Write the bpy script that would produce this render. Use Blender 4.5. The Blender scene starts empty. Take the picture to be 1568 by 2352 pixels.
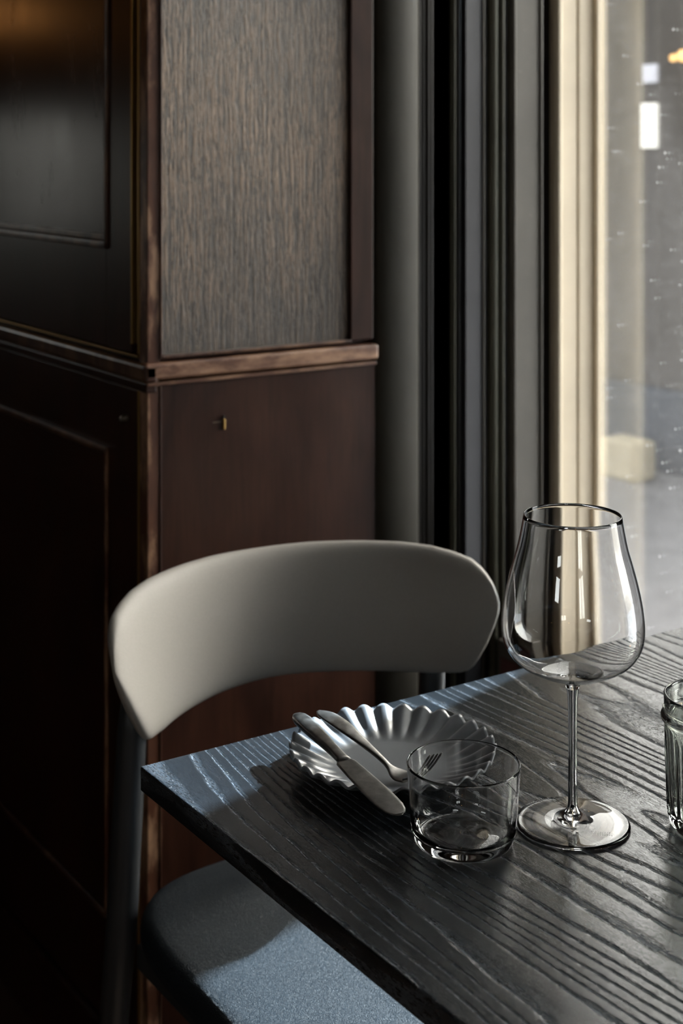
import bpy, bmesh, math, random
from mathutils import Vector, Matrix
random.seed(7)
SC = bpy.context.scene
COL = SC.collection
PI = math.pi

# ---------------------------------------------------------------- camera
cam = bpy.data.cameras.new('camera')
cam_o = bpy.data.objects.new('camera', cam); COL.objects.link(cam_o)
cam_o.location = (0, 0, 1.256)
cam_o.rotation_euler = (PI/2, 0, -math.radians(33.7))
cam.sensor_fit = 'HORIZONTAL'; cam.sensor_width = 24.0
cam.lens = 3350/1568*24.0
cam.shift_x = 0.0; cam.shift_y = -826/1568
cam.clip_start = 0.05; cam.clip_end = 200
cam.dof.use_dof = True; cam.dof.focus_distance = 1.12; cam.dof.aperture_fstop = 8.5
SC.camera = cam_o

# ---------------------------------------------------------------- sky and sun
SUN_AZ = math.radians(12.5); SUN_EL = math.radians(32.0)
world = bpy.data.worlds.new('sky'); SC.world = world
world.use_nodes = True
wn = world.node_tree; wn.nodes.clear()
sky = wn.nodes.new('ShaderNodeTexSky'); sky.sky_type = 'NISHITA'
sky.sun_disc = False; sky.sun_elevation = SUN_EL; sky.sun_rotation = PI/2 - SUN_AZ
sky.air_density = 1.0; sky.dust_density = 3.0
hs = wn.nodes.new('ShaderNodeHueSaturation'); hs.inputs['Saturation'].default_value = 0.18
wn.links.new(sky.outputs[0], hs.inputs['Color'])
bg = wn.nodes.new('ShaderNodeBackground'); bg.inputs[1].default_value = 2.3
wo = wn.nodes.new('ShaderNodeOutputWorld')
tint = wn.nodes.new('ShaderNodeMix'); tint.data_type = 'RGBA'; tint.blend_type = 'MULTIPLY'
tint.inputs['Factor'].default_value = 1.0; tint.inputs[7].default_value = (1.0, .955, .89, 1)
wn.links.new(hs.outputs[0], tint.inputs[6]); wn.links.new(tint.outputs[2], bg.inputs[0]); wn.links.new(bg.outputs[0], wo.inputs[0])

sun = bpy.data.lights.new('sun', 'SUN'); sun.energy = 42.0; sun.angle = math.radians(0.9)
sun.color = (0.74, 0.88, 1.0)
sun_o = bpy.data.objects.new('sun', sun); COL.objects.link(sun_o)
sd = Vector((math.cos(SUN_AZ)*math.cos(SUN_EL), math.sin(SUN_AZ)*math.cos(SUN_EL), math.sin(SUN_EL)))
sun_o.location = sd*12
sun_o.rotation_euler = sd.to_track_quat('Z', 'Y').to_euler()

SC.view_settings.view_transform = 'Standard'
SC.view_settings.look = 'None'
SC.view_settings.exposure = 0.0
SC.view_settings.gamma = 1.0
SC.view_settings.use_curve_mapping = False

# ---------------------------------------------------------------- helpers
def link(name, me, m=None, parent=None, smooth=False):
    o = bpy.data.objects.new(name, me); COL.objects.link(o)
    if m: me.materials.append(m)
    if smooth:
        for p in me.polygons: p.use_smooth = True
    if parent: o.parent = parent
    return o
def obj(name, bm, m=None, parent=None, smooth=False):
    me = bpy.data.meshes.new(name)
    bmesh.ops.recalc_face_normals(bm, faces=bm.faces)
    bm.to_mesh(me); bm.free()
    return link(name, me, m, parent, smooth)
def tag(o, label=None, cat=None, group=None, kind=None):
    if label: o['label'] = label
    if cat: o['category'] = cat
    if group: o['group'] = group
    if kind: o['kind'] = kind
    return o
def empty(name, loc=(0, 0, 0)):
    o = bpy.data.objects.new(name, None); COL.objects.link(o)
    o.location = loc; o.empty_display_size = 0.05
    return o
def box(bm, x0, x1, y0, y1, z0, z1):
    vs = [bm.verts.new((x, y, z)) for z in (z0, z1) for y in (y0, y1) for x in (x0, x1)]
    for f in ((0,1,3,2), (4,6,7,5), (0,4,5,1), (2,3,7,6), (0,2,6,4), (1,5,7,3)):
        bm.faces.new([vs[i] for i in f])
def box_bm(*a):
    bm = bmesh.new(); box(bm, *a); return bm
def boxo(name, b, m, parent=None, bevel=0.0, kind=None):
    o = obj(name, box_bm(*b), m, parent)
    if bevel:
        md = o.modifiers.new('bevel', 'BEVEL'); md.width = bevel; md.segments = 3
        md.limit_method = 'ANGLE'
    if kind: o['kind'] = kind
    return o
def prism(name, pts, z0, z1, m, parent=None, kind=None, smooth=False):
    """vertical extrusion of a closed plan outline"""
    bm = bmesh.new()
    a = [bm.verts.new((x, y, z0)) for x, y in pts]
    b = [bm.verts.new((x, y, z1)) for x, y in pts]
    n = len(pts)
    for i in range(n):
        bm.faces.new((a[i], a[(i+1) % n], b[(i+1) % n], b[i]))
    bm.faces.new(a); bm.faces.new(b[::-1])
    o = obj(name, bm, m, parent)
    if smooth:
        for p in o.data.polygons: p.use_smooth = len(p.vertices) == 4
    if kind: o['kind'] = kind
    return o
def lathe(bm, prof, n=96, cx=0, cy=0, rmod=None, closed_profile=False):
    """prof: list of (r, z); r==0 gives a pole"""
    rings = []
    for r, z in prof:
        if r < 1e-7:
            rings.append([bm.verts.new((cx, cy, z))])
        else:
            rg = []
            for k in range(n):
                a = 2*PI*k/n
                rr = r*(rmod(a, z) if rmod else 1)
                rg.append(bm.verts.new((cx+rr*math.cos(a), cy+rr*math.sin(a), z)))
            rings.append(rg)
    pairs = list(zip(rings, rings[1:]))
    if closed_profile: pairs.append((rings[-1], rings[0]))
    for A, B in pairs:
        for k in range(n):
            k2 = (k+1) % n
            if len(A) == 1 and len(B) == 1: continue
            if len(A) == 1: bm.faces.new((A[0], B[k2], B[k]))
            elif len(B) == 1: bm.faces.new((A[k], A[k2], B[0]))
            else: bm.faces.new((A[k], A[k2], B[k2], B[k]))
def smooth_prof(pts, sub=6):
    """Catmull-Rom through (r,z) points"""
    out = []
    P = [pts[0]] + list(pts) + [pts[-1]]
    for i in range(1, len(P)-2):
        p0, p1, p2, p3 = P[i-1], P[i], P[i+1], P[i+2]
        for k in range(sub):
            t = k/sub
            q = []
            for a in range(len(p1)):
                q.append(0.5*((2*p1[a]) + (-p0[a]+p2[a])*t + (2*p0[a]-5*p1[a]+4*p2[a]-p3[a])*t*t + (-p0[a]+3*p1[a]-3*p2[a]+p3[a])*t**3))
            out.append(tuple(q))
    out.append(tuple(pts[-1]))
    return out
def sweep(bm, P, W, T, up=Vector((0, 0, 1)), n=16, e=2.6, caps=True):
    """superelliptic section, widths W (half) and thickness T (half) along points P"""
    rings = []
    m = len(P)
    for i in range(m):
        t = (P[min(i+1, m-1)] - P[max(i-1, 0)]).normalized()
        side = t.cross(up).normalized(); nn = side.cross(t).normalized()
        rg = []
        for k in range(n):
            a = 2*PI*k/n
            ca, sa = math.cos(a), math.sin(a)
            x = W[i]*math.copysign(abs(ca)**(2/e), ca); y = T[i]*math.copysign(abs(sa)**(2/e), sa)
            rg.append(bm.verts.new(P[i]+side*x+nn*y))
        rings.append(rg)
    for A, B in zip(rings, rings[1:]):
        for k in range(n):
            bm.faces.new((A[k], A[(k+1) % n], B[(k+1) % n], B[k]))
    if caps:
        bm.faces.new(rings[0][::-1]); bm.faces.new(rings[-1])
def tube(bm, p0, p1, r0, r1, n=24, steps=1):
    P = [Vector(p0).lerp(Vector(p1), i/steps) for i in range(steps+1)]
    R = [r0+(r1-r0)*i/steps for i in range(steps+1)]
    d = (P[-1]-P[0]).normalized()
    up = Vector((0, 1, 0)) if abs(d.z) > 0.9 else Vector((0, 0, 1))
    sweep(bm, P, R, R, up, n, 2.0)

# ---------------------------------------------------------------- material helpers
class MT:
    def __init__(s, name):
        s.m = bpy.data.materials.new(name); s.m.use_nodes = True
        s.t = s.m.node_tree; s.n = s.t.nodes
        s.b = s.n['Principled BSDF']; s.o = s.n['Material Output']
    def N(s, typ, **kw):
        nd = s.n.new(typ)
        for k, v in kw.items():
            if k in ('ins',):
                for kk, vv in v.items(): nd.inputs[kk].default_value = vv
            else: setattr(nd, k, v)
        return nd
    def L(s, a, b): s.t.links.new(a, b)
    def coords(s, scale=(1, 1, 1), kind='Object', rot=(0, 0, 0)):
        c = s.N('ShaderNodeTexCoord'); mp = s.N('ShaderNodeMapping')
        mp.inputs['Scale'].default_value = scale; mp.inputs['Rotation'].default_value = rot
        s.L(c.outputs[kind], mp.inputs['Vector']); return mp.outputs[0]
    def noise(s, vec, scale, detail=4, rough=.55, dist=0):
        nd = s.N('ShaderNodeTexNoise', ins={'Scale': scale, 'Detail': detail, 'Roughness': rough, 'Distortion': dist})
        s.L(vec, nd.inputs['Vector']); return nd.outputs['Fac']
    def ramp(s, fac, stops):
        r = s.N('ShaderNodeValToRGB'); e = r.color_ramp.elements
        while len(e) < len(stops): e.new(.5)
        for i, (p, c) in enumerate(stops):
            e[i].position = p; e[i].color = (c, c, c, 1) if isinstance(c, (int, float)) else tuple(c)+(1,)
        s.L(fac, r.inputs[0]); return r.outputs[0]
    def math(s, op, a, b=None, clamp=False):
        nd = s.N('ShaderNodeMath', operation=op, use_clamp=clamp)
        for i, v in enumerate((a, b)):
            if v is None: continue
            if isinstance(v, (int, float)): nd.inputs[i].default_value = v
            else: s.L(v, nd.inputs[i])
        return nd.outputs[0]
    def mix(s, fac, a, b):
        nd = s.N('ShaderNodeMix', data_type='RGBA')
        for k, v in (('Factor', fac), ('A', a), ('B', b)):
            idx = {'Factor': 0, 'A': 6, 'B': 7}[k]
            if isinstance(v, (int, float)): nd.inputs[idx].default_value = v
            elif isinstance(v, tuple): nd.inputs[idx].default_value = v+(1,) if len(v) == 3 else v
            else: s.L(v, nd.inputs[idx])
        return nd.outputs[2]
    def bump(s, h, strength=.3, dist=.001, prev=None):
        nd = s.N('ShaderNodeBump', ins={'Strength': strength, 'Distance': dist})
        s.L(h, nd.inputs['Height'])
        if prev is not None: s.L(prev, nd.inputs['Normal'])
        return nd.outputs[0]
    def set(s, **kw):
        for k, v in kw.items():
            k = {'color': 'Base Color', 'rough': 'Roughness', 'metal': 'Metallic', 'ior': 'IOR',
                 'trans': 'Transmission Weight', 'spec': 'Specular IOR Level', 'normal': 'Normal',
                 'coat': 'Coat Weight', 'coatr': 'Coat Roughness', 'sheen': 'Sheen Weight'}[k]
            i = s.b.inputs[k]
            if isinstance(v, (int, float)): i.default_value = v
            elif isinstance(v, tuple): i.default_value = v+(1,) if len(v) == 3 else v
            else: s.L(v, i)
        return s

def paint(name, c, rough=.5, var=.15, bs=.25, spec=.3):
    M = MT(name); v = M.coords()
    n1 = M.noise(v, 9, 5); n2 = M.noise(M.coords((60, 60, 4)), 1.0, 4)
    col = M.mix(M.ramp(n1, [(.3, 0), (.75, 1)]), tuple(x*(1-var) for x in c), tuple(min(1, x*(1+var)) for x in c))
    chip = M.ramp(M.noise(v, 70, 3), [(.70, 0), (.74, 1)])
    col = M.mix(M.math('MULTIPLY', chip, .35), col, tuple(min(1, x*1.8) for x in c))
    h = M.math('ADD', M.math('MULTIPLY', n2, .6), M.math('MULTIPLY', chip, .8))
    M.set(color=col, rough=rough, normal=M.bump(h, bs, .0012), spec=spec)
    return M.m

def m_table():
    M = MT('black_stained_ash')
    w1 = M.noise(M.coords((1, .13, 1)), 6, 2, .5)
    w2 = M.noise(M.coords((1, .25, 1)), 26, 3, .55)
    sx = M.N('ShaderNodeSeparateXYZ'); M.L(M.coords(), sx.inputs[0])
    ph = M.math('ADD', M.math('MULTIPLY', sx.outputs[0], 62.0), M.math('MULTIPLY', w1, 20.0))
    ph = M.math('ADD', ph, M.math('MULTIPLY', w2, 1.1))
    fr = M.math('FRACT', ph)
    band = M.ramp(fr, [(0, .25), (.05, 1.0), (.15, .45), (.34, .05), (.93, 0), (1.0, .25)])
    pore = M.noise(M.coords((1, .09, 1)), 1000, 2, .6)
    pore2 = M.noise(M.coords((1, .35, 1)), 600, 3, .7)
    pr = M.ramp(pore, [(.46, 0), (.54, 1)])
    pr2 = M.ramp(pore2, [(.49, 0), (.56, 1)])
    pm = M.math('MULTIPLY', M.math('MAXIMUM', pr, pr2), M.math('ADD', M.math('MULTIPLY', band, .97), .03))
    col = M.mix(band, (.008, .010, .012), (.014, .017, .020))
    col = M.mix(M.math('MULTIPLY', pm, .75), col, (.085, .105, .13))
    dust = M.ramp(M.noise(M.coords(), 1500, 2, .5), [(.71, 0), (.76, 1)])
    col = M.mix(M.math('MULTIPLY', dust, .5), col, (.42, .46, .5))
    rough = M.math('ADD', .19, M.math('MULTIPLY', pm, .23))
    h = M.math('SUBTRACT', M.math('MULTIPLY', band, -.35), M.math('MULTIPLY', pm, 1.0))
    nb = M.bump(h, 1.0, .0009)
    nb = M.bump(M.noise(M.coords(), 1800, 2), .08, .0004, nb)
    M.set(color=col, rough=rough, normal=nb, spec=.62)
    return M.m

def m_wood_worn():
    """upper pillar panel: worn open-grained oak, vertical grain"""
    M = MT('worn_oak')
    v = M.coords((1, 1, .16))
    w1 = M.noise(v, 9, 3, .55)
    sx = M.N('ShaderNodeSeparateXYZ'); M.L(M.coords(), sx.inputs[0])
    base = M.math('ADD', sx.outputs[0], sx.outputs[1])
    ph = M.math('ADD', M.math('MULTIPLY', base, 120), M.math('MULTIPLY', w1, 8))
    ph = M.math('ADD', ph, M.math('MULTIPLY', M.noise(M.coords((1, 1, .22)), 70, 4, .65), 2.4))
    fr = M.math('FRACT', ph)
    band = M.ramp(fr, [(0, 1), (.3, .35), (.75, 0), (1, 1)])
    st = M.noise(M.coords((1, 1, .05)), 330, 3, .65)
    stm = M.ramp(st, [(.38, 0), (.62, 1)])
    patch = M.ramp(M.noise(M.coords((1, 1, .6)), 5, 4), [(.35, 0), (.7, 1)])
    light = M.mix(patch, (.16, .092, .052), (.60, .38, .24))
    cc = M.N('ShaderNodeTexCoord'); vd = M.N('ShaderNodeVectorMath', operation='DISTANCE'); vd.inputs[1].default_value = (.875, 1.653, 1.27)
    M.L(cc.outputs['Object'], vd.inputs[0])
    highlight = M.ramp(M.math('ADD', vd.outputs['Value'], M.math('MULTIPLY', M.noise(M.coords((1, 1, .5)), 12, 4), .12)), [(.06, 1), (.34, 0)])  # painted highlight: oak colour palest around one spot, darker away from it
    light = M.mix(M.math('MULTIPLY', M.math('SUBTRACT', 1.0, highlight), .95), light, (.055, .034, .022))
    dash = M.ramp(M.noise(M.coords((1, 1, .10)), 520, 4, .7, .4), [(.42, 0), (.60, 1)])
    dk = M.math('MAXIMUM', M.math('MULTIPLY', band, .45), M.math('MULTIPLY', M.math('MAXIMUM', stm, dash), .97))
    col = M.mix(dk, light, (.010, .006, .004))
    h = M.math('ADD', M.math('MULTIPLY', band, -.5), M.math('MULTIPLY', M.math('ADD', stm, dash), -.6))
    M.set(color=col, rough=M.math('ADD', .34, M.math('MULTIPLY', patch, .12)), normal=M.bump(h, .8, .0022), spec=.25)
    return M.m

def m_mahogany(name, c1, c2, rough=.3, worn=0.0, bs=.18, spec=.5, horiz=False):
    M = MT(name)
    sc = (1, 1, .07) if not horiz else (.07, .07, 1)
    sc2 = (1, 1, .35) if not horiz else (.35, .35, 1)
    g = M.noise(M.coords(sc), 160, 4, .6); g2 = M.noise(M.coords(sc2), 14, 4, .6, .6)
    col = M.mix(M.ramp(g2, [(.3, 0), (.7, 1)]), c1, c2)
    col = M.mix(M.math('MULTIPLY', M.ramp(g, [(.45, 0), (.7, 1)]), .45), col, tuple(x*.35 for x in c1))
    if worn:
        wv = M.ramp(M.noise(M.coords(sc2), 26, 5, .65), [(.46, 0), (.60, 1)])
        col = M.mix(M.math('MULTIPLY', wv, worn), col, (.42, .24, .14))
    M.set(color=col, rough=M.math('ADD', rough, M.math('MULTIPLY', g2, .12)),
          normal=M.bump(g, bs, .0008), spec=spec)
    return M.m

def m_simple(name, c, rough=.4, metal=0, bump=0, bscale=400, spec=.5):
    M = MT(name)
    n = M.noise(M.coords(), 30, 4)
    col = M.mix(n, tuple(x*.85 for x in c), tuple(min(1, x*1.12) for x in c))
    M.set(color=col, rough=rough, metal=metal, spec=spec)
    if bump: M.set(normal=M.bump(M.noise(M.coords(), bscale, 3), bump, .0006))
    return M.m

def m_leather():
    M = MT('blue_black_leather')
    vo = M.N('ShaderNodeTexVoronoi', feature='DISTANCE_TO_EDGE', ins={'Scale': 800.0, 'Randomness': 1.0})
    vec = M.coords(); nz = M.N('ShaderNodeTexNoise', ins={'Scale': 260.0, 'Detail': 2.0})
    M.L(vec, nz.inputs['Vector'])
    vm = M.N('ShaderNodeVectorMath', operation='MULTIPLY_ADD'); vm.inputs[1].default_value = (.004,)*3
    M.L(nz.outputs['Color'], vm.inputs[0]); M.L(vec, vm.inputs[2]); M.L(vm.outputs[0], vo.inputs['Vector'])
    h = M.ramp(vo.outputs['Distance'], [(0, 0), (.12, .8), (.4, 1)])
    cr = M.noise(M.coords(), 18, 5)
    col = M.mix(cr, (.005, .009, .013), (.009, .015, .021))
    M.set(color=col, rough=M.math('ADD', .42, M.math('MULTIPLY', cr, .12)), normal=M.bump(h, .7, .0011, M.bump(cr, .25, .003)), spec=.16)
    return M.m

def m_back():
    M = MT('chair_back_finish')
    n = M.noise(M.coords(), 650, 3, .6)
    n2 = M.noise(M.coords(), 7, 3)
    col = M.mix(n, (.21, .193, .175), (.29, .268, .243))
    col = M.mix(M.math('MULTIPLY', n2, .3), col, (.17, .16, .152))
    M.set(color=col, rough=.55, normal=M.bump(n, .12, .0004), spec=.15)
    return M.m

def m_glass(name, c=(1, 1, 1), rough=0.0, ior=1.5):
    M = MT(name); M.set(color=c, rough=rough, trans=1.0, ior=ior)
    return M.m

def m_smudged_glass(name, ior=1.5):
    """clear glass with faint dried water marks"""
    M = MT(name); M.set(color=(1, 1, 1), rough=0.0, trans=1.0, ior=ior)
    d = M.N('ShaderNodeBsdfDiffuse'); d.inputs[0].default_value = (.75, .77, .8, 1)
    mx = M.N('ShaderNodeMixShader')
    k = M.ramp(M.noise(M.coords((1, 1, .5)), 60, 6, .7, 1.0), [(.55, 0), (.85, .05)])
    M.L(k, mx.inputs[0]); M.L(M.b.outputs[0], mx.inputs[1]); M.L(d.outputs[0], mx.inputs[2])
    M.L(mx.outputs[0], M.o.inputs['Surface'])
    return M.m

def m_pane():
    """thin window pane, dusty on the outside"""
    M = MT('dusty_window_glass')
    tr = M.N('ShaderNodeBsdfTransparent'); tr.inputs[0].default_value = (.93, .95, .95, 1)
    gl = M.N('ShaderNodeBsdfGlossy'); gl.inputs['Roughness'].default_value = 0.01
    fr = M.N('ShaderNodeFresnel'); fr.inputs[0].default_value = 1.5
    m1 = M.N('ShaderNodeMixShader'); M.L(M.math('MULTIPLY', fr.outputs[0], .8), m1.inputs[0])
    M.L(tr.outputs[0], m1.inputs[1]); M.L(gl.outputs[0], m1.inputs[2])
    tl = M.N('ShaderNodeBsdfTranslucent'); tl.inputs[0].default_value = (.78, .80, .84, 1)
    df = M.N('ShaderNodeBsdfDiffuse'); df.inputs[0].default_value = (.78, .80, .84, 1)
    dd = M.N('ShaderNodeMixShader'); dd.inputs[0].default_value = .4
    M.L(tl.outputs[0], dd.inputs[1]); M.L(df.outputs[0], dd.inputs[2])
    v = M.coords()
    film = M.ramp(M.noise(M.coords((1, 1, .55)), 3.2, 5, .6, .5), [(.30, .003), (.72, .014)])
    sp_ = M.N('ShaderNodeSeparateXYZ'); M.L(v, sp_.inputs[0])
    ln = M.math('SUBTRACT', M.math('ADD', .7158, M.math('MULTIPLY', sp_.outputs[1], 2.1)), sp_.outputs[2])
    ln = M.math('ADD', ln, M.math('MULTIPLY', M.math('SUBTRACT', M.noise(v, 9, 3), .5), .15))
    sunlit_side = M.ramp(ln, [(.0, .35), (.09, 1.0)])  # diagonal shadow edge painted into the dust: thinner veil on the shaded side
    film = M.math('MULTIPLY', film, M.math('MULTIPLY', sunlit_side, 1.4))
    streak = M.ramp(M.noise(M.coords((1, 1, .12)), 40, 4, .6), [(.5, 0), (.8, .003)])
    vo = M.N('ShaderNodeTexVoronoi', ins={'Scale': 75.0, 'Randomness': 1.0}); M.L(v, vo.inputs['Vector'])
    wn_ = M.N('ShaderNodeSeparateColor'); M.L(vo.outputs['Color'], wn_.inputs[0])
    rad = M.math('MULTIPLY', M.math('POWER', wn_.outputs[0], 5.0), .14)
    sp = M.math('LESS_THAN', vo.outputs['Distance'], rad)
    vo2 = M.N('ShaderNodeTexVoronoi', ins={'Scale': 240.0, 'Randomness': 1.0}); M.L(v, vo2.inputs['Vector'])
    w2 = M.N('ShaderNodeSeparateColor'); M.L(vo2.outputs['Color'], w2.inputs[0])
    sp2 = M.math('LESS_THAN', vo2.outputs['Distance'], M.math('MULTIPLY', M.math('POWER', w2.outputs[1], 3.0), .30))
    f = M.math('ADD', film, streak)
    f = M.math('ADD', f, M.math('MULTIPLY', M.math('MULTIPLY', sp2, sunlit_side), .10))
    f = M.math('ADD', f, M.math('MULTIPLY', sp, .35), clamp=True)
    m2 = M.N('ShaderNodeMixShader'); M.L(f, m2.inputs[0])
    M.L(m1.outputs[0], m2.inputs[1]); M.L(dd.outputs[0], m2.inputs[2])
    M.L(m2.outputs[0], M.o.inputs['Surface'])
    return M.m

def m_emit(name, c, e):
    M = MT(name); M.b.inputs['Emission Color'].default_value = c+(1,); M.b.inputs['Emission Strength'].default_value = e
    M.set(color=c); return M.m

def m_steel():
    M = MT('brushed_steel')
    n = M.noise(M.coords(), 700, 4, .7); sp = M.noise(M.coords(), 130, 4)
    sc = M.noise(M.coords((8, 1, 1)), 240, 3)
    c = M.mix(M.ramp(sp, [(.35, 0), (.7, 1)]), (.13, .125, .118), (.22, .212, .20))
    M.set(color=c, rough=M.math('ADD', .25, M.math('MULTIPLY', sp, .2)), metal=1.0, normal=M.bump(M.math('ADD', n, sc), .10, .0003))
    return M.m

def m_plate():
    M = MT('slate_grey_glaze')
    n = M.noise(M.coords(), 900, 3); sp = M.ramp(M.noise(M.coords(), 700, 2), [(.72, 0), (.78, 1)])
    scr = M.ramp(M.noise(M.coords((1, 9, 1), rot=(0, 0, .5)), 60, 5, .7), [(.62, 0), (.72, 1)])
    col = M.mix(M.noise(M.coords(), 25, 4), (.13, .137, .148), (.17, .178, .19))
    col = M.mix(M.math('MULTIPLY', sp, .4), col, (.5, .52, .55))
    col = M.mix(M.math('MULTIPLY', scr, .18), col, (.35, .36, .38))
    M.set(color=col, rough=.30, normal=M.bump(n, .06, .0003), spec=.7)
    return M.m

MAH = m_mahogany('dark_mahogany', (.018, .006, .0035), (.042, .014, .007), .28, 0, .14, .3)
MAHR = m_mahogany('red_mahogany', (.050, .016, .008), (.125, .045, .020), .34, .75, .25)
MAHH = m_mahogany('mahogany_rail', (.07, .026, .014), (.15, .062, .032), .36, .55, .3, horiz=True)
MAHD = m_mahogany('mahogany_moulding', (.03, .011, .007), (.07, .03, .018), .24, .25, .2)
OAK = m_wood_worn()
BRASS = m_simple('aged_brass', (.42, .26, .09), .38, 1.0)
TAUPE = paint('taupe_paint', (.075, .066, .054), .42)
CREAM = paint('cream_paint', (.64, .55, .42), .5, .08)
DARKP = paint('charcoal_paint', (.045, .042, .040), .38)
DARKB = paint('black_brown_paint', (.016, .0145, .014), .42)
GREYP = paint('grey_paint', (.030, .029, .033), .4)
OLIVE = paint('olive_grey_paint', (.08, .077, .058), .4)
PLASTER = m_simple('plaster', (.06, .048, .04), .8, 0, .2, 60)
FLOORM = m_mahogany('floor_boards', (.045, .026, .015), (.085, .05, .03), .45, 0, .2)
TABLE = m_table()
LEATHER = m_leather(); BACK = m_back()
BLACKW = m_simple('black_lacquered_wood', (.020, .022, .025), .38, 0, .1, 200)
GLASS = m_smudged_glass('crystal_glass'); TGLASS = m_smudged_glass('tumbler_glass')
JGLASS = m_glass('jar_glass', (.955, .985, .945), 0.0, 1.5)
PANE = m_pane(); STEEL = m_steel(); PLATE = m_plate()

# ---------------------------------------------------------------- room shell
XG = 1.58          # glass plane of the window wall
ZC = 2.95
boxo('floor', (-3.2, 1.66, -3.2, 3.3, -.12, 0), FLOORM, kind='structure')
boxo('ceiling', (-3.2, 1.66, -3.2, 3.3, ZC, ZC+.1), m_simple('dark_ceiling', (.10, .09, .08), .8), kind='structure')
bm = bmesh.new()
LY0, LY1, LZ0, LZ1 = -.9, -.3, 1.55, 2.1
box(bm, -3.2, -3.08, -3.2, LY0, 0, ZC); box(bm, -3.2, -3.08, LY1, 3.3, 0, ZC)
box(bm, -3.2, -3.08, LY0, LY1, 0, LZ0); box(bm, -3.2, -3.08, LY0, LY1, LZ1, ZC)
tag(obj('wall_left', bm, PLASTER), kind='structure')
w5 = empty('window_5', (-3.14, (LY0+LY1)/2, LZ0)); w5['kind'] = 'structure'
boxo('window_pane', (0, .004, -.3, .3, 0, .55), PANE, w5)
for b in ((-.03, .03, -.3, -.27, 0, .55), (-.03, .03, .27, .3, 0, .55), (-.03, .03, -.27, .27, 0, .03), (-.03, .03, -.27, .27, .52, .55)):
    boxo('frame', b, CREAM, w5)
bm = bmesh.new()
BX0, BX1, BZ0, BZ1 = .18, .40, 1.02, 1.35
box(bm, -3.08, BX0, 3.18, 3.3, 0, ZC); box(bm, BX1, .86, 3.18, 3.3, 0, ZC)
box(bm, BX0, BX1, 3.18, 3.3, 0, BZ0); box(bm, BX0, BX1, 3.18, 3.3, BZ1, ZC)
tag(obj('wall_back', bm, PLASTER), kind='structure')
# wall behind the camera, with one window opening
bm = bmesh.new()
FX0, FX1, FZ0, FZ1 = -1.7, -.9, 1.2, 2.3
box(bm, -3.08, FX0, -3.2, -3.08, 0, ZC); box(bm, FX1, 1.66, -3.2, -3.08, 0, ZC)
box(bm, FX0, FX1, -3.2, -3.08, 0, FZ0); box(bm, FX0, FX1, -3.2, -3.08, FZ1, ZC)
tag(obj('wall_front', bm, PLASTER), kind='structure')
# window wall: pier, parapets and lintel around two openings
Y2A, Y2B = .15, .60      # second window
Y1A, Y1B = 1.205, 1.659  # first window (seen in the photo)
SZ = .48; LZ = 2.62; LZ2 = 1.8
bm = bmesh.new()
box(bm, 1.5, 1.66, -3.08, Y2A, 0, ZC); box(bm, 1.5, 1.66, Y2B, Y1A, 0, ZC)
for a, b, l in ((Y2A, Y2B, LZ2), (Y1A, Y1B, LZ)):
    box(bm, 1.5, 1.66, a, b, 0, SZ); box(bm, 1.5, 1.66, a, b, l, ZC)
tag(obj('wall_right', bm, PLASTER), kind='structure')

def window(name, y0, y1, LZ):
    w = empty(name, (XG, (y0+y1)/2, SZ)); w['kind'] = 'structure'
    def P(n, b, m, bev=.002):
        b = (b[0]-XG, b[1]-XG, b[2]-(y0+y1)/2, b[3]-(y0+y1)/2, b[4]-SZ, b[5]-SZ)
        return boxo(n, b, m, w, bev)
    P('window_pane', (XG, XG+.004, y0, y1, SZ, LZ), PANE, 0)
    P('window_sill', (1.49, 1.66, y0+.001, y1-.001, SZ-.02, SZ), CREAM)
    return w, P
w1, P1 = window('window_1', Y1A, Y1B, LZ)
w2, P2 = window('window_2', Y2A, Y2B, LZ2)
P1('frame', (1.60, 1.64, Y1A, Y1B, LZ-.05, LZ), CREAM)
P2('frame', (1.60, 1.64, Y2A, Y2B, LZ2-.05, LZ2), CREAM)
# cream jamb of window 1: two flat steps and a thin glazing bead
P1('jamb', (1.5, 1.541, 1.659, 1.70, SZ-.1, LZ), CREAM, .003)
P1('jamb', (1.541, 1.585, 1.6565, 1.70, SZ-.1, LZ), CREAM, .003)
P1('glazing_bead', (1.571, 1.58, 1.648, 1.6565, SZ, LZ), CREAM, .003)
P1('glazing_bead', (1.493, 1.5015, 1.648, 1.662, SZ-.1, LZ), CREAM, .003)
# window behind the camera
w3 = empty('window_3', ((FX0+FX1)/2, -3.14, FZ0)); w3['kind'] = 'structure'
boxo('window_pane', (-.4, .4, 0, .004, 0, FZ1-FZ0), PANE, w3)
for b in ((-.4, -.36, -.03, .03, 0, 1.1), (.36, .4, -.03, .03, 0, 1.1), (-.36, .36, -.03, .03, 0, .04), (-.36, .36, -.03, .03, 1.06, 1.1), (-.015, .015, -.03, .03, .04, 1.06)):
    boxo('frame', b, CREAM, w3)

w4 = empty('window_4', (0, 3.24, BZ0)); w4['kind'] = 'structure'
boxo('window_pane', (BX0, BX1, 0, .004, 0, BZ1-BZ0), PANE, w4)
for b in ((BX0, BX0+.03, -.03, .03, 0, BZ1-BZ0), (BX1-.03, BX1, -.03, .03, 0, BZ1-BZ0), (BX0, BX1, -.03, .03, 0, .05)):
    boxo('frame', b, DARKP, w4)

# ---------------------------------------------------------------- panelled corner pillar
PX, PY = .809, 1.65
corner = boxo('wall_corner', (PX+.012, 1.34, PY+.012, 3.18, 0, ZC), MAH, kind='structure')
def CP(name, b, m, bev=.0015, par=corner):
    return boxo(name, b, m, par, bev)
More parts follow.
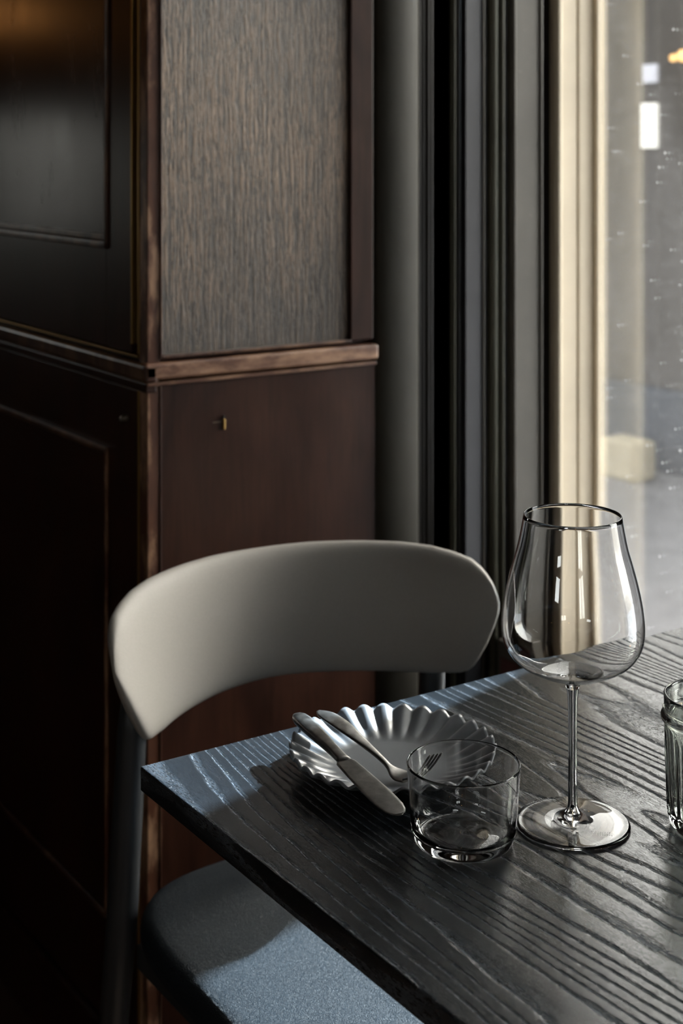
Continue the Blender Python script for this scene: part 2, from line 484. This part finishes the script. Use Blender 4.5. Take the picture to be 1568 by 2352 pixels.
# right face (towards the room)
CP('corner_post', (PX, .8265, PY, PY+.02, 0, ZC), MAHR, .0015)
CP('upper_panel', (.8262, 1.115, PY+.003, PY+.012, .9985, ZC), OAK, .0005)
CP('panel_stile', (1.115, 1.153, PY-.001, PY+.012, .9985, ZC), MAH, .002)
CP('lower_panel', (.8265, 1.157, PY+.001, PY+.012, 0, .966), MAH, .0005)
CP('panel_bead', (.8285, 1.115, PY-.003, PY+.006, .9965, 1.0005), MAHD, .0012)
CP('panel_bead', (.8265, .8285, PY-.0025, PY+.006, .9965, ZC), MAHD, .0008)
CP('panel_bead', (.8265, .8285, PY-.0015, PY+.006, 0, .964), MAHD, .0006)
CP('dado_rail', (PX-.007, 1.157, PY-.009, PY+.012, .9715, .9925), MAHH, .004)
CP('rail_fillet', (PX-.002, 1.157, PY-.004, PY+.012, .9635, .9685), MAHH, .0015)
# left face (seen obliquely)
def LP(name, y0, y1, z0, z1, d0, d1, m, bev=.001):
    return CP(name, (PX-d0, PX+d1, y0, y1, z0, z1), m, bev)
LP('corner_post', PY+.02, 1.672, 0, ZC, 0, .012, MAHR)
LP('panel_stile', 1.6965, 1.772, 1.0, ZC, 0, .012, MAH)
LP('brass_strip', 1.6735, 1.6768, 0, .955, .001, .012, BRASS, .0005)
LP('brass_strip', 1.6735, 1.6768, 1.0, ZC, .001, .012, BRASS, .0005)
LP('brass_strip', 1.6925, 1.6965, 1.012, ZC, .001, .012, BRASS, .0005)
LP('groove', 1.6768, 1.6925, 1.0, ZC, -.008, .012, DARKB, .0003)
LP('rail_panel', 1.772, 3.18, 1.0, 1.135, 0, .012, MAH)
LP('upper_panel', 1.772, 3.18, 1.13, ZC, -.004, .012, m_mahogany('polished_panel', (.030, .016, .012), (.055, .034, .028), .20, 0, .08))
LP('panel_moulding', 1.7665, 1.7745, 1.129, ZC, .004, .012, MAHD, .0025)
LP('panel_moulding', 1.7665, 3.18, 1.129, 1.139, .004, .012, MAHD, .0025)
LP('panel_moulding', 1.7765, 1.780, 1.139, ZC, .001, .012, MAHD, .001)
LP('panel_moulding', 1.776, 3.18, 1.1395, 1.1475, .0015, .012, MAHD, .0015)
LP('brass_strip', 1.6768, 3.18, .9965, .9985, .001, .012, BRASS, .0005)
LP('dado_rail', PY-.009, 3.18, .968, .992, .008, .012, MAHD, .005)
LP('rail_fillet', PY-.002, 3.18, .955, .968, .003, .012, MAH, .002)
LP('lower_panel', 1.6768, 3.18, 0, .955, 0, .012, MAH)
LP('panel_moulding', 1.7640, 3.18, .860, .868, .006, 0, MAHD, .0025)
LP('panel_moulding', 1.7640, 1.7705, .255, .868, .004, 0, MAHR, .0015)
LP('panel_moulding', 1.7640, 3.18, .250, .259, .006, 0, MAHD, .0025)
boxo('baseboard_left', (PX-.012, PX, PY-.012, 3.18, 0, .11), MAH, bevel=.003, kind='structure')
boxo('baseboard_right', (PX, 1.157, PY-.012, PY, 0, .11), MAH, bevel=.003, kind='structure')
# brass pin with a scratched cross
p = CP('brass_pin', (.9165, .9195, PY-.0025, PY+.002, .8985, .9125), BRASS, .001)
bm = bmesh.new()
tube(bm, (.918, PY-.002, .9145), (.918, PY+.002, .9145), .0022, .0022, 14)
obj('screw_hole', bm, DARKB, corner)
CP('scratch', (.902, .922, PY-.0002, PY+.002, .9085, .9092), m_simple('bare_wood', (.2, .15, .11), .6), .0002)
bm = bmesh.new(); tube(bm, (PX-.010, 1.706, .916), (PX+.002, 1.706, .916), .0035, .004, 14)
tube(bm, (PX-.010, 1.706, .916), (PX-.011, 1.697, .917), .0022, .0018, 10)
obj('hook', bm, m_simple('dull_metal', (.32, .29, .24), .4, 1), corner, True)

# ---------------------------------------------------------------- painted window casing beside the pillar
def halfround(x0, x1, y, depth, n=14):
    c = (x0+x1)/2; r = (x1-x0)/2
    pts = [(x0, y+.02)]
    pts += [(c-r*math.cos(PI*k/n), y-depth*math.sin(PI*k/n)) for k in range(n+1)]
    pts += [(x1, y+.02)]
    return pts
def trim(i, pts, m, z0=0, smooth=False):
    return prism('trim_%d' % i, pts, z0, ZC, m, kind='structure', smooth=smooth)
def rect(x0, x1, y0, y1): return [(x0, y0), (x1, y0), (x1, y1), (x0, y1)]
k = 1
trim(k, halfround(1.1588, 1.232, 1.654, .016), paint('dark_taupe_paint', (.038, .034, .027), .65, .15, .25, .2), smooth=True); k += 1
trim(k, rect(1.222, 1.3161, 1.662, 1.70), DARKB); k += 1
for a, b, d in ((1.2325, 1.2385, .008), (1.2400, 1.2455, .007), (1.2475, 1.2535, .009)):
    trim(k, halfround(a, b, 1.660, d, 8), DARKP, smooth=True); k += 1
trim(k, halfround(1.2590, 1.2640, 1.662, .004, 8), DARKP, smooth=True); k += 1
trim(k, halfround(1.2960, 1.3015, 1.661, .008, 8), OLIVE, smooth=True); k += 1
trim(k, halfround(1.3060, 1.3130, 1.661, .005, 8), DARKB, smooth=True); k += 1
trim(k, rect(1.3161, 1.3468, 1.650, 1.69), GREYP); k += 1
trim(k, halfround(1.3455, 1.3490, 1.650, .003, 6), TAUPE, smooth=True); k += 1
# casement frame: mouldings, flat, rebate
trim(k, rect(1.3585, 1.4030, 1.662, 1.70), DARKB); k += 1
trim(k, halfround(1.3675, 1.3800, 1.658, .007, 8), OLIVE, smooth=True); k += 1
trim(k, halfround(1.3805, 1.3885, 1.657, .010, 8), OLIVE, smooth=True); k += 1
trim(k, halfround(1.3925, 1.3970, 1.660, .006, 8), GREYP, smooth=True); k += 1
trim(k, halfround(1.4003, 1.4098, 1.655, .010, 8), TAUPE, smooth=True); k += 1
trim(k, rect(1.4085, 1.4590, 1.652, 1.70), TAUPE); k += 1
trim(k, halfround(1.4565, 1.4625, 1.652, .004, 8), TAUPE, smooth=True); k += 1
trim(k, rect(1.4600, 1.5000, 1.676, 1.71), DARKB); k += 1
# solid wall over the casing, seen only as the backing of the gap
boxo('wall_back', (1.34, 1.5, 1.66, 1.70, LZ+.1, ZC), DARKP, kind='structure')

# low plinth with a recessed dark red panel
pl = boxo('trim_%d' % k, (1.3706, 1.392, 1.585, 1.645, 0, .546), TAUPE, bevel=.002, kind='structure')
boxo('inset_panel', (1.3695, 1.3712, 1.597, 1.637, .455, .522), m_simple('oxblood_paint', (.06, .012, .01), .5), pl)

# ---------------------------------------------------------------- outdoors
boxo('floor', (1.66, 14, -8, 16, -.30, -.10), paint('paving', (.25, .245, .25), .7, .18), kind='structure')
BR = MT('brown_brick')
bt = BR.N('ShaderNodeTexBrick', ins={'Scale': 4.0, 'Mortar Size': .012, 'Color1': (.12, .066, .035, 1), 'Color2': (.09, .048, .027, 1), 'Mortar': (.08, .07, .06, 1)})
BR.L(BR.coords(rot=(PI/2, 0, PI/2)), bt.inputs['Vector']); BR.set(color=bt.outputs[0], rough=.8)
bld = empty('brick_building', (4.65, 6.0, -.1))
tag(bld, 'brown brick building across the lane, blurred behind the dusty window', 'building')
boxo('facade', (0, 3, -2.8, 5, 0, 2.35), BR.m, bld)
boxo('plinth', (-.10, 0, -2.8, 5, 0, .34), m_simple('blue_grey_stone', (.055, .068, .09), .7), bld, .01)
boxo('doorway', (-.02, .0, -1.05, -.45, .34, 1.9), m_simple('brown_door', (.085, .05, .028), .5), bld)
boxo('lit_window', (-.015, .0, -1.50, -1.41, 1.375, 1.57), m_emit('lit_pane', (1.0, .96, .88), 2.2), bld)
boxo('lit_window', (-.015, .0, -1.50, -1.42, 1.66, 1.74), m_emit('dim_pane', (.9, .9, 1.0), .35), bld)
bm = bmesh.new(); tube(bm, (2.2, 1.70, -.1), (2.2, 1.70, 3.4), .13, .13, 40)  # added out of view to block the sun from backrest and rear seat
bmesh.ops.translate(bm, verts=bm.verts, vec=(-2.2, -1.70, .1))
co = obj('sun_shade_column', bm, m_simple('sun_shade_grey', (.08, .08, .08), .6), None, True); co.location = (2.2, 1.70, -.1)
tag(co, 'unseen round column added outdoors to keep sun off the chair', 'column')
blk = boxo('stone_block', (-.07, .07, -.10, .10, 0, .165), m_simple('sandstone', (.55, .48, .34), .8, 0, .3, 30), None, .02)
blk.location = (4.36, 4.395, -.1)
tag(blk, 'pale sandstone block on the paving outside the window', 'block')

# ---------------------------------------------------------------- dining table
TX0, TX1, TY0, TY1, TZ = .529, 1.235, .25, 1.092, .75
t = empty('dining_table', ((TX0+TX1)/2, (TY0+TY1)/2, 0))
tag(t, 'black stained wooden table with open grain carrying the glasses and plate', 'table')
hx, hy = (TX1-TX0)/2, (TY1-TY0)/2
boxo('tabletop', (-hx, hx, -hy, hy, TZ-.020, TZ), TABLE, t, .0012)
boxo('underframe', (-.22, .22, -.26, .26, TZ-.045, TZ-.0205), BLACKW, t, .002)
bm = bmesh.new(); tube(bm, (0, 0, .02), (0, 0, TZ-.045), .035, .035, 32); obj('column', bm, BLACKW, t, True)
bm = bmesh.new(); lathe(bm, [(0, 0), (.22, 0), (.225, .006), (.21, .014), (.05, .024), (0, .024)], 64); obj('base', bm, BLACKW, t, True)

# ---------------------------------------------------------------- chair
CX = .857
ch = empty('dining_chair', (CX, 1.2, 0))
tag(ch, 'dark dining chair with a curved grey backrest tucked behind the table', 'chair')
def chair_part(name, bm, m, smooth=True):
    bmesh.ops.translate(bm, verts=bm.verts, vec=(-CX, -1.2, 0))
    return obj(name, bm, m, ch, smooth)
HW = .240
ZT = [(0, .799), (.06, .7995), (.12, .7985), (.16, .797), (.19, .7935), (.21, .788), (.225, .781), (.233, .771), (.2375, .760), (.2393, .750), (.24, .738)]
ZB = [(0, .655), (.10, .653), (.17, .653), (.195, .656), (.205, .661), (.213, .674), (.222, .690), (.231, .709), (.2365, .722), (.2393, .732), (.24, .737)]
def interp(x, T):
    for (a, fa), (b, fb) in zip(T, T[1:]):
        if x <= b: return fa+(fb-fa)*max(0, (x-a))/(b-a)
    return T[-1][1]
def back_pt(u, v):
    """u in -1..1 across, v in 0..1 up; rounded outline, concave towards the seat"""
    au = abs(u)
    hw = au*HW
    zt = interp(hw, ZT); zb = interp(hw, ZB)
    z = zb+(zt-zb)*v
    x = CX+u*HW
    y = 1.448-.106*abs(u)**2.0 - (.144+.30*u*u)*(.80-z)
    z -= .007*u
    return Vector((x, y, z))
bm = bmesh.new()
NU, NV = 72, 22
fr_, bk_ = [], []
th = .018
for i in range(NU+1):
    u = math.sin(-PI/2+PI*i/NU)
    u = u*.9995
    cf, cb = [], []
    for j in range(NV+1):
        v = .5-.5*math.cos(PI*j/NV)
        p = back_pt(u, v)
        dy = -.212*u
        nrm = Vector((-dy, HW, 0)).normalized()          # pointing away from the seat (+y)
        e = (1-abs(u)**14)*(1-abs(2*v-1)**8)
        e = max(0, e)**.5
        a = bm.verts.new(p+nrm*(th*.5*(1-e))); 
        if i in (0, NU) or j in (0, NV): b = a
        else: b = bm.verts.new(p+nrm*(th*.5*(1-e)+th*e))
        cf.append(a); cb.append(b)
    fr_.append(cf); bk_.append(cb)
for G in (fr_, bk_):
    for i in range(NU):
        for j in range(NV):
            q = []
            for vtx in (G[i][j], G[i+1][j], G[i+1][j+1], G[i][j+1]):
                if vtx not in q: q.append(vtx)
            if len(q) > 2:
                try: bm.faces.new(q)
                except ValueError: pass
bmesh.ops.remove_doubles(bm, verts=bm.verts, dist=1e-6)
chair_part('backrest', bm, BACK)
for sx in (-1, 1):
    bm = bmesh.new()
    P = [Vector((CX+sx*.194, 1.388, .715)), Vector((CX+sx*.196, 1.384, .655)), Vector((CX+sx*.200, 1.40, .45)), Vector((CX+sx*.213, 1.45, 0))]
    R = [.007, .0155, .0165, .0125]
    sweep(bm, P, R, R, Vector((0, 1, 0)), 24, 2.0); chair_part('leg', bm, BLACKW)
    bm = bmesh.new()
    P = [Vector((CX+sx*.185, 1.00, .43)), Vector((CX+sx*.195, .985, .2)), Vector((CX+sx*.205, .965, 0))]
    sweep(bm, P, [.0165, .015, .0125], [.0165, .015, .0125], Vector((0, 1, 0)), 24, 2.0); chair_part('leg', bm, BLACKW)
# padded seat
def ring(bm, hx_, hy_, z, n=72, e=4.2, cy=1.205, dome=0):
    out = []
    for q in range(n):
        a = 2*PI*q/n; ca, sa = math.cos(a), math.sin(a)
        x = hx_*math.copysign(abs(ca)**(2/e), ca); y = hy_*math.copysign(abs(sa)**(2/e), sa)
        out.append(bm.verts.new((CX+x*(1-.04*y/.22), cy+y, z)))
    return out
bm = bmesh.new()
prof = [(.86, .428), (.96, .431), (.995, .440), (1.0, .449), (.992, .459), (.972, .4665), (.945, .4700), (.90, .4712), (.80, .4722), (.6, .4735), (.35, .474), (.12, .474)]
rs = [ring(bm, .214*s_, .228*s_ if s_ > .5 else .228*s_, z_) for s_, z_ in prof]
for A, B in zip(rs, rs[1:]):
    for q in range(72): bm.faces.new((A[q], A[(q+1) % 72], B[(q+1) % 72], B[q]))
bm.faces.new(rs[-1]); bm.faces.new(rs[0][::-1])
chair_part('seat', bm, LEATHER)
bm = bmesh.new(); box(bm, CX-.19, CX+.19, 1.0, 1.385, .405, .429)
chair_part('seat_frame', bm, BLACKW, False)

# ---------------------------------------------------------------- scalloped plate
PCX, PCY = .698, .971
pr = empty('side_plate', (PCX, PCY, TZ))
def plate_z(r, a):
    s_ = min(1, max(0, (r-.044)/.036)); s2 = s_*s_*(3-2*s_)
    z = .0035+.0155*(max(0, (r-.044)/.041)**1.3)
    return z + .0021*s2*math.cos(30*a)
bm = bmesh.new()
rr = [0, .012, .025, .036, .043]+[.043+.042*i/16 for i in range(1, 17)]
NA = 480
rings_ = []
for r in rr:
    if r == 0: rings_.append([bm.verts.new((0, 0, plate_z(0, 0)))]); continue
    rg = []
    for q in range(NA):
        a = 2*PI*q/NA
        s_ = min(1, max(0, (r-.06)/.025))
        r2 = r*(1+.005*s_*math.cos(30*a))
        rg.append(bm.verts.new((r2*math.cos(a), r2*math.sin(a), plate_z(r, a))))
    rings_.append(rg)
for A, B in zip(rings_, rings_[1:]):
    for q in range(NA):
        q2 = (q+1) % NA
        if len(A) == 1: bm.faces.new((A[0], B[q], B[q2]))
        else: bm.faces.new((A[q], B[q], B[q2], A[q2]))
o = obj('plate_body', bm, PLATE, None, True)
md = o.modifiers.new('thickness', 'SOLIDIFY'); md.thickness = .0020; md.offset = -1
o.parent = pr
tag(pr, 'scalloped slate-grey side plate holding a knife and a fork', 'plate')
bm = bmesh.new(); lathe(bm, [(.036, 0), (.040, 0), (.040, .002), (.036, .002)], 96, closed_profile=True)
obj('foot_ring', bm, PLATE, pr, True)

# ---------------------------------------------------------------- knife and fork
def cutlery(name, label, cat):
    e_ = empty(name, (PCX, PCY, TZ)); return tag(e_, label, cat)
def W2(v): return Vector(v)-Vector((PCX, PCY, TZ))
kn = cutlery('butter_knife', 'round-ended steel butter knife lying across the left rim of the plate', 'knife')
A = Vector((.6545, 1.050, .7795)); B = Vector((.6235, .858, .7745))
def along(A, B, ts, zs=None):
    return [W2(A.lerp(B, t_)+Vector((0, 0, (zs[i] if zs else 0)))) for i, t_ in enumerate(ts)]
ts = [0, .01, .03, .07, .15, .25, .35, .43, .48, .505]
ws = [.002, .0046, .0066, .0078, .0079, .0069, .0058, .0052, .0054, .0066]
tk = [.001, .0022, .0030, .0035, .0036, .0035, .0033, .0030, .0026, .0016]
bm = bmesh.new(); sweep(bm, along(A, B, ts), ws, tk); obj('handle', bm, STEEL, kn, True)
ts = [.495, .52, .56, .64, .76, .86, .92, .96, .985, 1.0]
ws = [.0062, .0086, .0090, .0098, .0106, .0108, .0102, .0085, .0058, .0018]
tk = [.0013, .0012, .0011, .0010, .0009, .0008, .0008, .0007, .0006, .0004]
bm = bmesh.new(); sweep(bm, along(A, B, ts), ws, tk); obj('blade', bm, STEEL, kn, True)

fk = cutlery('fork', 'steel fork resting on the scalloped plate beside the knife', 'fork')
F = [(.6680, 1.0370, .7835), (.6690, 1.031, .7832), (.6705, 1.022, .7824), (.6730, 1.005, .7795), (.6750, .988, .7755), (.6770, .970, .7710), (.6787, .957, .7670), (.6798, .950, .7640), (.6812, .943, .7618), (.6826, .936, .7608), (.6843, .927, .7618)]
FW = [.0022, .0062, .0082, .0080, .0056, .0036, .0028, .0034, .0078, .0100, .0104]
FT = [.0007, .0011, .0013, .0014, .0014, .0016, .0016, .0014, .0011, .0010, .0009]
F2 = smooth_prof([tuple(p_)+(w_, q_) for p_, w_, q_ in zip(F, FW, FT)], 4)
bm = bmesh.new(); sweep(bm, [W2(p_[:3]) for p_ in F2], [p_[3] for p_ in F2], [p_[4] for p_ in F2])
obj('handle', bm, STEEL, fk, True)
d = Vector((.30, -.95, 0)).normalized(); sdv = Vector((-d.y, d.x, -.22))
for i in range(4):
    o_ = (i-1.5)*.0054
    bm = bmesh.new()
    st = Vector((.6841, .9285, .7618))
    P = [W2(st+d*l_+sdv*o_+Vector((0, 0, h_))) for l_, h_ in ((0, 0), (.006, .0030), (.012, .0090), (.018, .0165), (.023, .0235), (.0245, .0255))]
    sweep(bm, P, [.0019, .0018, .0016, .0014, .0011, .0005], [.0009, .0009, .0009, .0009, .0008, .0004], n=10)
    obj('tine', bm, STEEL, fk, True)

# ---------------------------------------------------------------- wine glass
GX, GY = .7535, .8165
wg = empty('wine_glass', (GX, GY, TZ))
tag(wg, 'tall clear stemmed wine glass, empty, standing on the table', 'wine glass')
outer = [(.0367, .2330), (.0409, .2110), (.0450, .1964), (.0489, .1817), (.0519, .1672), (.0534, .1540), (.0532, .1430), (.0502, .1330), (.0430, .1240), (.0310, .1170), (.0200, .1125), (.0110, .1100), (.0064, .1070), (.0047, .1030)]
op = smooth_prof(outer, 5)
# inner wall, 0.9 mm inside, closing above the stem
inner = [(.0120, .1128), (.0060, .1121), (.0, .1119)]
inp = []
for i, (r, z) in enumerate(op):
    if r < .013 or z < .113: break
    a = op[max(i-1, 0)]; b = op[min(i+1, len(op)-1)]
    tx, tz = b[0]-a[0], b[1]-a[1]; L_ = math.hypot(tx, tz)
    nx, nz = tz/L_, -tx/L_
    inp.append((r+nx*.0010, z+nz*.0010 if i else z))
inp = [(max(0, r), z) for r, z in inp]
rim = [(.0364, .2334), (.0360, .2334)]
prof = [(0, .1119), (.006, .1121), (.0115, .1130)] + inp[::-1] + [(.0360, .2334), (.0364, .2334)] + op
bm = bmesh.new(); lathe(bm, prof, 128); obj('bowl', bm, GLASS, wg, True)
stem = smooth_prof([(.0047, .1030), (.0038, .0950), (.0034, .0800), (.0033, .0550), (.0034, .0300), (.0036, .0170), (.0042, .0135), (.0060, .0105)], 4)
bm = bmesh.new(); lathe(bm, stem, 64); obj('stem', bm, GLASS, wg, True)
foot = smooth_prof([(.0060, .0105), (.0095, .0078), (.016, .0060), (.028, .0044), (.038, .0032), (.0415, .0030), (.0428, .0020), (.0424, .0008), (.040, .0002)], 4) + [(.036, .0006), (.02, .0016), (.008, .0022), (0, .0024)]
bm = bmesh.new(); lathe(bm, foot, 128); obj('foot', bm, GLASS, wg, True)
# etched maker's mark on the foot
ETCH = m_simple('etched_glass', (.75, .76, .75), .7)
bm = bmesh.new()
def dotb(x, y, r=.00045):
    z = .0047
    vs = [bm.verts.new((x+r*math.cos(q*PI/3), y+r*math.sin(q*PI/3), z)) for q in range(6)]
    vt = [bm.verts.new((v_.co.x, v_.co.y, z+.0001)) for v_ in vs]
    bm.faces.new(vt)
    for q in range(6): bm.faces.new((vs[q], vs[(q+1) % 6], vt[(q+1) % 6], vt[q]))
cr_, sr_ = .8320, .5548
def fp(a, b): return (a*cr_+b*sr_, -a*sr_+b*cr_)      # a to the right, b away from the viewer
for i in range(14):
    a = 2*PI*i/14; dotb(*fp(.0118+.0021*math.cos(a), -.0165+.0017*math.sin(a)), .0003)
for i in range(9):
    dotb(*fp(.0135-.0042*i/8, -.0148+.0052*i/8), .0003)
for i in range(4): dotb(*fp(.0106+.0042*i/3, -.0098-.0030*i/3), .0003)
for row, (n_, s0) in enumerate(((9, .0105), (8, .0115), (7, .0145))):
    for i in range(n_): dotb(*fp(s0+i*.00165, -.0212-row*.0026-.0002*i+.0008*(i % 2)*.3), .00042)
obj('etched_mark', bm, ETCH, wg)

# ---------------------------------------------------------------- tumbler
UX, UY = .6678, .8402
tb = empty('tumbler', (UX, UY, TZ))
tag(tb, 'short clear straight-sided glass tumbler, empty, in front of the plate', 'tumbler')
to = smooth_prof([(.0418, .0580), (.0412, .0500), (.0402, .0350), (.0390, .0180), (.0376, .0075), (.0352, .0018), (.0320, .0003)], 5)
ti = smooth_prof([(0, .0082), (.010, .0072), (.022, .0064), (.0310, .0078), (.0352, .0120), (.0372, .0200), (.0386, .0350), (.0396, .0500), (.0403, .0578)], 5)
prof = ti + [(.0406, .0587), (.0411, .0590), (.0416, .0587)] + to + [(.020, .0010), (.008, .0018), (0, .0020)]
bm = bmesh.new(); lathe(bm, prof, 128); obj('glass_body', bm, TGLASS, tb, True)

# ---------------------------------------------------------------- ribbed jar
JX, JY = .840, .7546
jr = empty('glass_jar', (JX, JY, TZ))
tag(jr, 'greenish ribbed glass jar with a threaded neck at the right edge of the table', 'jar')
NF = 10
def rm(a, z):
    if z > .074: return 1
    s_ = min(1, (.074-z)/.008)*min(1, max(0, z-.003)/.006)
    x = (a*NF/(2*PI)) % 1
    return 1-.055*s_*(1-min(1, abs(math.sin(PI*x))*1.9))
jo = smooth_prof([(.0378, .0985), (.0375, .0860), (.0378, .0850), (.0396, .0835), (.0402, .0815), (.0392, .0795), (.0376, .0780), (.0372, .0700), (.0368, .045), (.0355, .015), (.0345, .006), (.0320, .0006)], 4)
ji = smooth_prof([(0, .008), (.02, .007), (.0290, .009), (.0320, .016), (.0338, .045), (.0345, .070), (.0346, .090), (.0352, .0980)], 5)
prof = ji + [(.0360, .0993), (.0372, .0993)] + jo + [(.02, .002), (0, .003)]
bm = bmesh.new(); lathe(bm, prof, 160, rmod=lambda a, z: rm(a, z)); obj('glass_body', bm, JGLASS, jr, True)
bm = bmesh.new()
P = [Vector((.0377*math.cos(a), .0377*math.sin(a), .0875+.004*q/90)) for q, a in ((q, 2*PI*q/90+2.2) for q in range(80))]
sweep(bm, P, [.0009]*80, [.0009]*80, n=10); obj('thread', bm, JGLASS, jr, True)

# ---------------------------------------------------------------- wall sconce that the polished panels mirror
sc_ = empty('wall_sconce', (.45, 3.18, 1.56))
tag(sc_, 'small brass wall lamp with an amber bulb on the far wall', 'lamp')
boxo('back_plate', (-.03, .03, -.012, 0, -.06, .06), BRASS, sc_, .003)
bm = bmesh.new(); tube(bm, (0, -.012, 0), (0, -.09, 0), .006, .006, 12); obj('arm', bm, BRASS, sc_, True)
bm = bmesh.new(); lathe(bm, smooth_prof([(0, -.035), (.02, -.028), (.03, 0), (.02, .028), (.008, .045), (0, .046)], 4), 32, 0, -.1); obj('bulb', bm, m_emit('amber_bulb', (1.0, .42, .12), 5), sc_, True)

# ---------------------------------------------------------------- pendant lamps in the room, mirrored in the glasses
def pendant(x, y, z, label):
    p_ = empty('pendant_lamp', (x, y, z)); tag(p_, label, 'lamp', 'warm pendant lamps in the room')
    bm = bmesh.new(); tube(bm, (0, 0, .05), (0, 0, ZC-z), .003, .003, 8); obj('cord', bm, BLACKW, p_)
    bm = bmesh.new(); tube(bm, (0, 0, .03), (0, 0, .075), .014, .014, 16); obj('lamp_holder', bm, BRASS, p_, True)
    bm = bmesh.new(); lathe(bm, smooth_prof([(0, -.05), (.02, -.044), (.032, -.02), (.028, .005), (.014, .03), (0, .032)], 4), 32)
    obj('bulb', bm, WARM, p_, True)
WARM = m_emit('warm_bulb', (1.0, .50, .18), 40)
pendant(-.5, -.9, 1.95, 'warm pendant bulb on a black cord nearest the wine glass')
pendant(.55, -1.7, 1.95, 'warm pendant bulb on a black cord by the window side of the room')

for (yy, zz, rr_, lab) in ((4.285, 1.66, .026, 'amber bulb lamp on the brick wall outside, larger and to the right'), (4.350, 1.655, .016, 'small amber bulb lamp on the brick wall outside, left of the larger one')):
    wl = empty('outdoor_lamp', (4.649, yy, zz)); tag(wl, lab, 'lamp', 'amber lamps on the building outside')
    bm = bmesh.new(); tube(bm, (-.002, 0, 0), (-.05, 0, 0), .01, .01, 10); obj('arm', bm, BLACKW, wl)
    bm = bmesh.new(); lathe(bm, [(0, -rr_)]+[(rr_*math.sin(PI*q/10), -rr_*math.cos(PI*q/10)) for q in range(1, 10)]+[(0, rr_)], 20, -.05-rr_, 0)
    obj('bulb', bm, m_emit('amber_glow', (1.0, .55, .2), 6), wl, True)
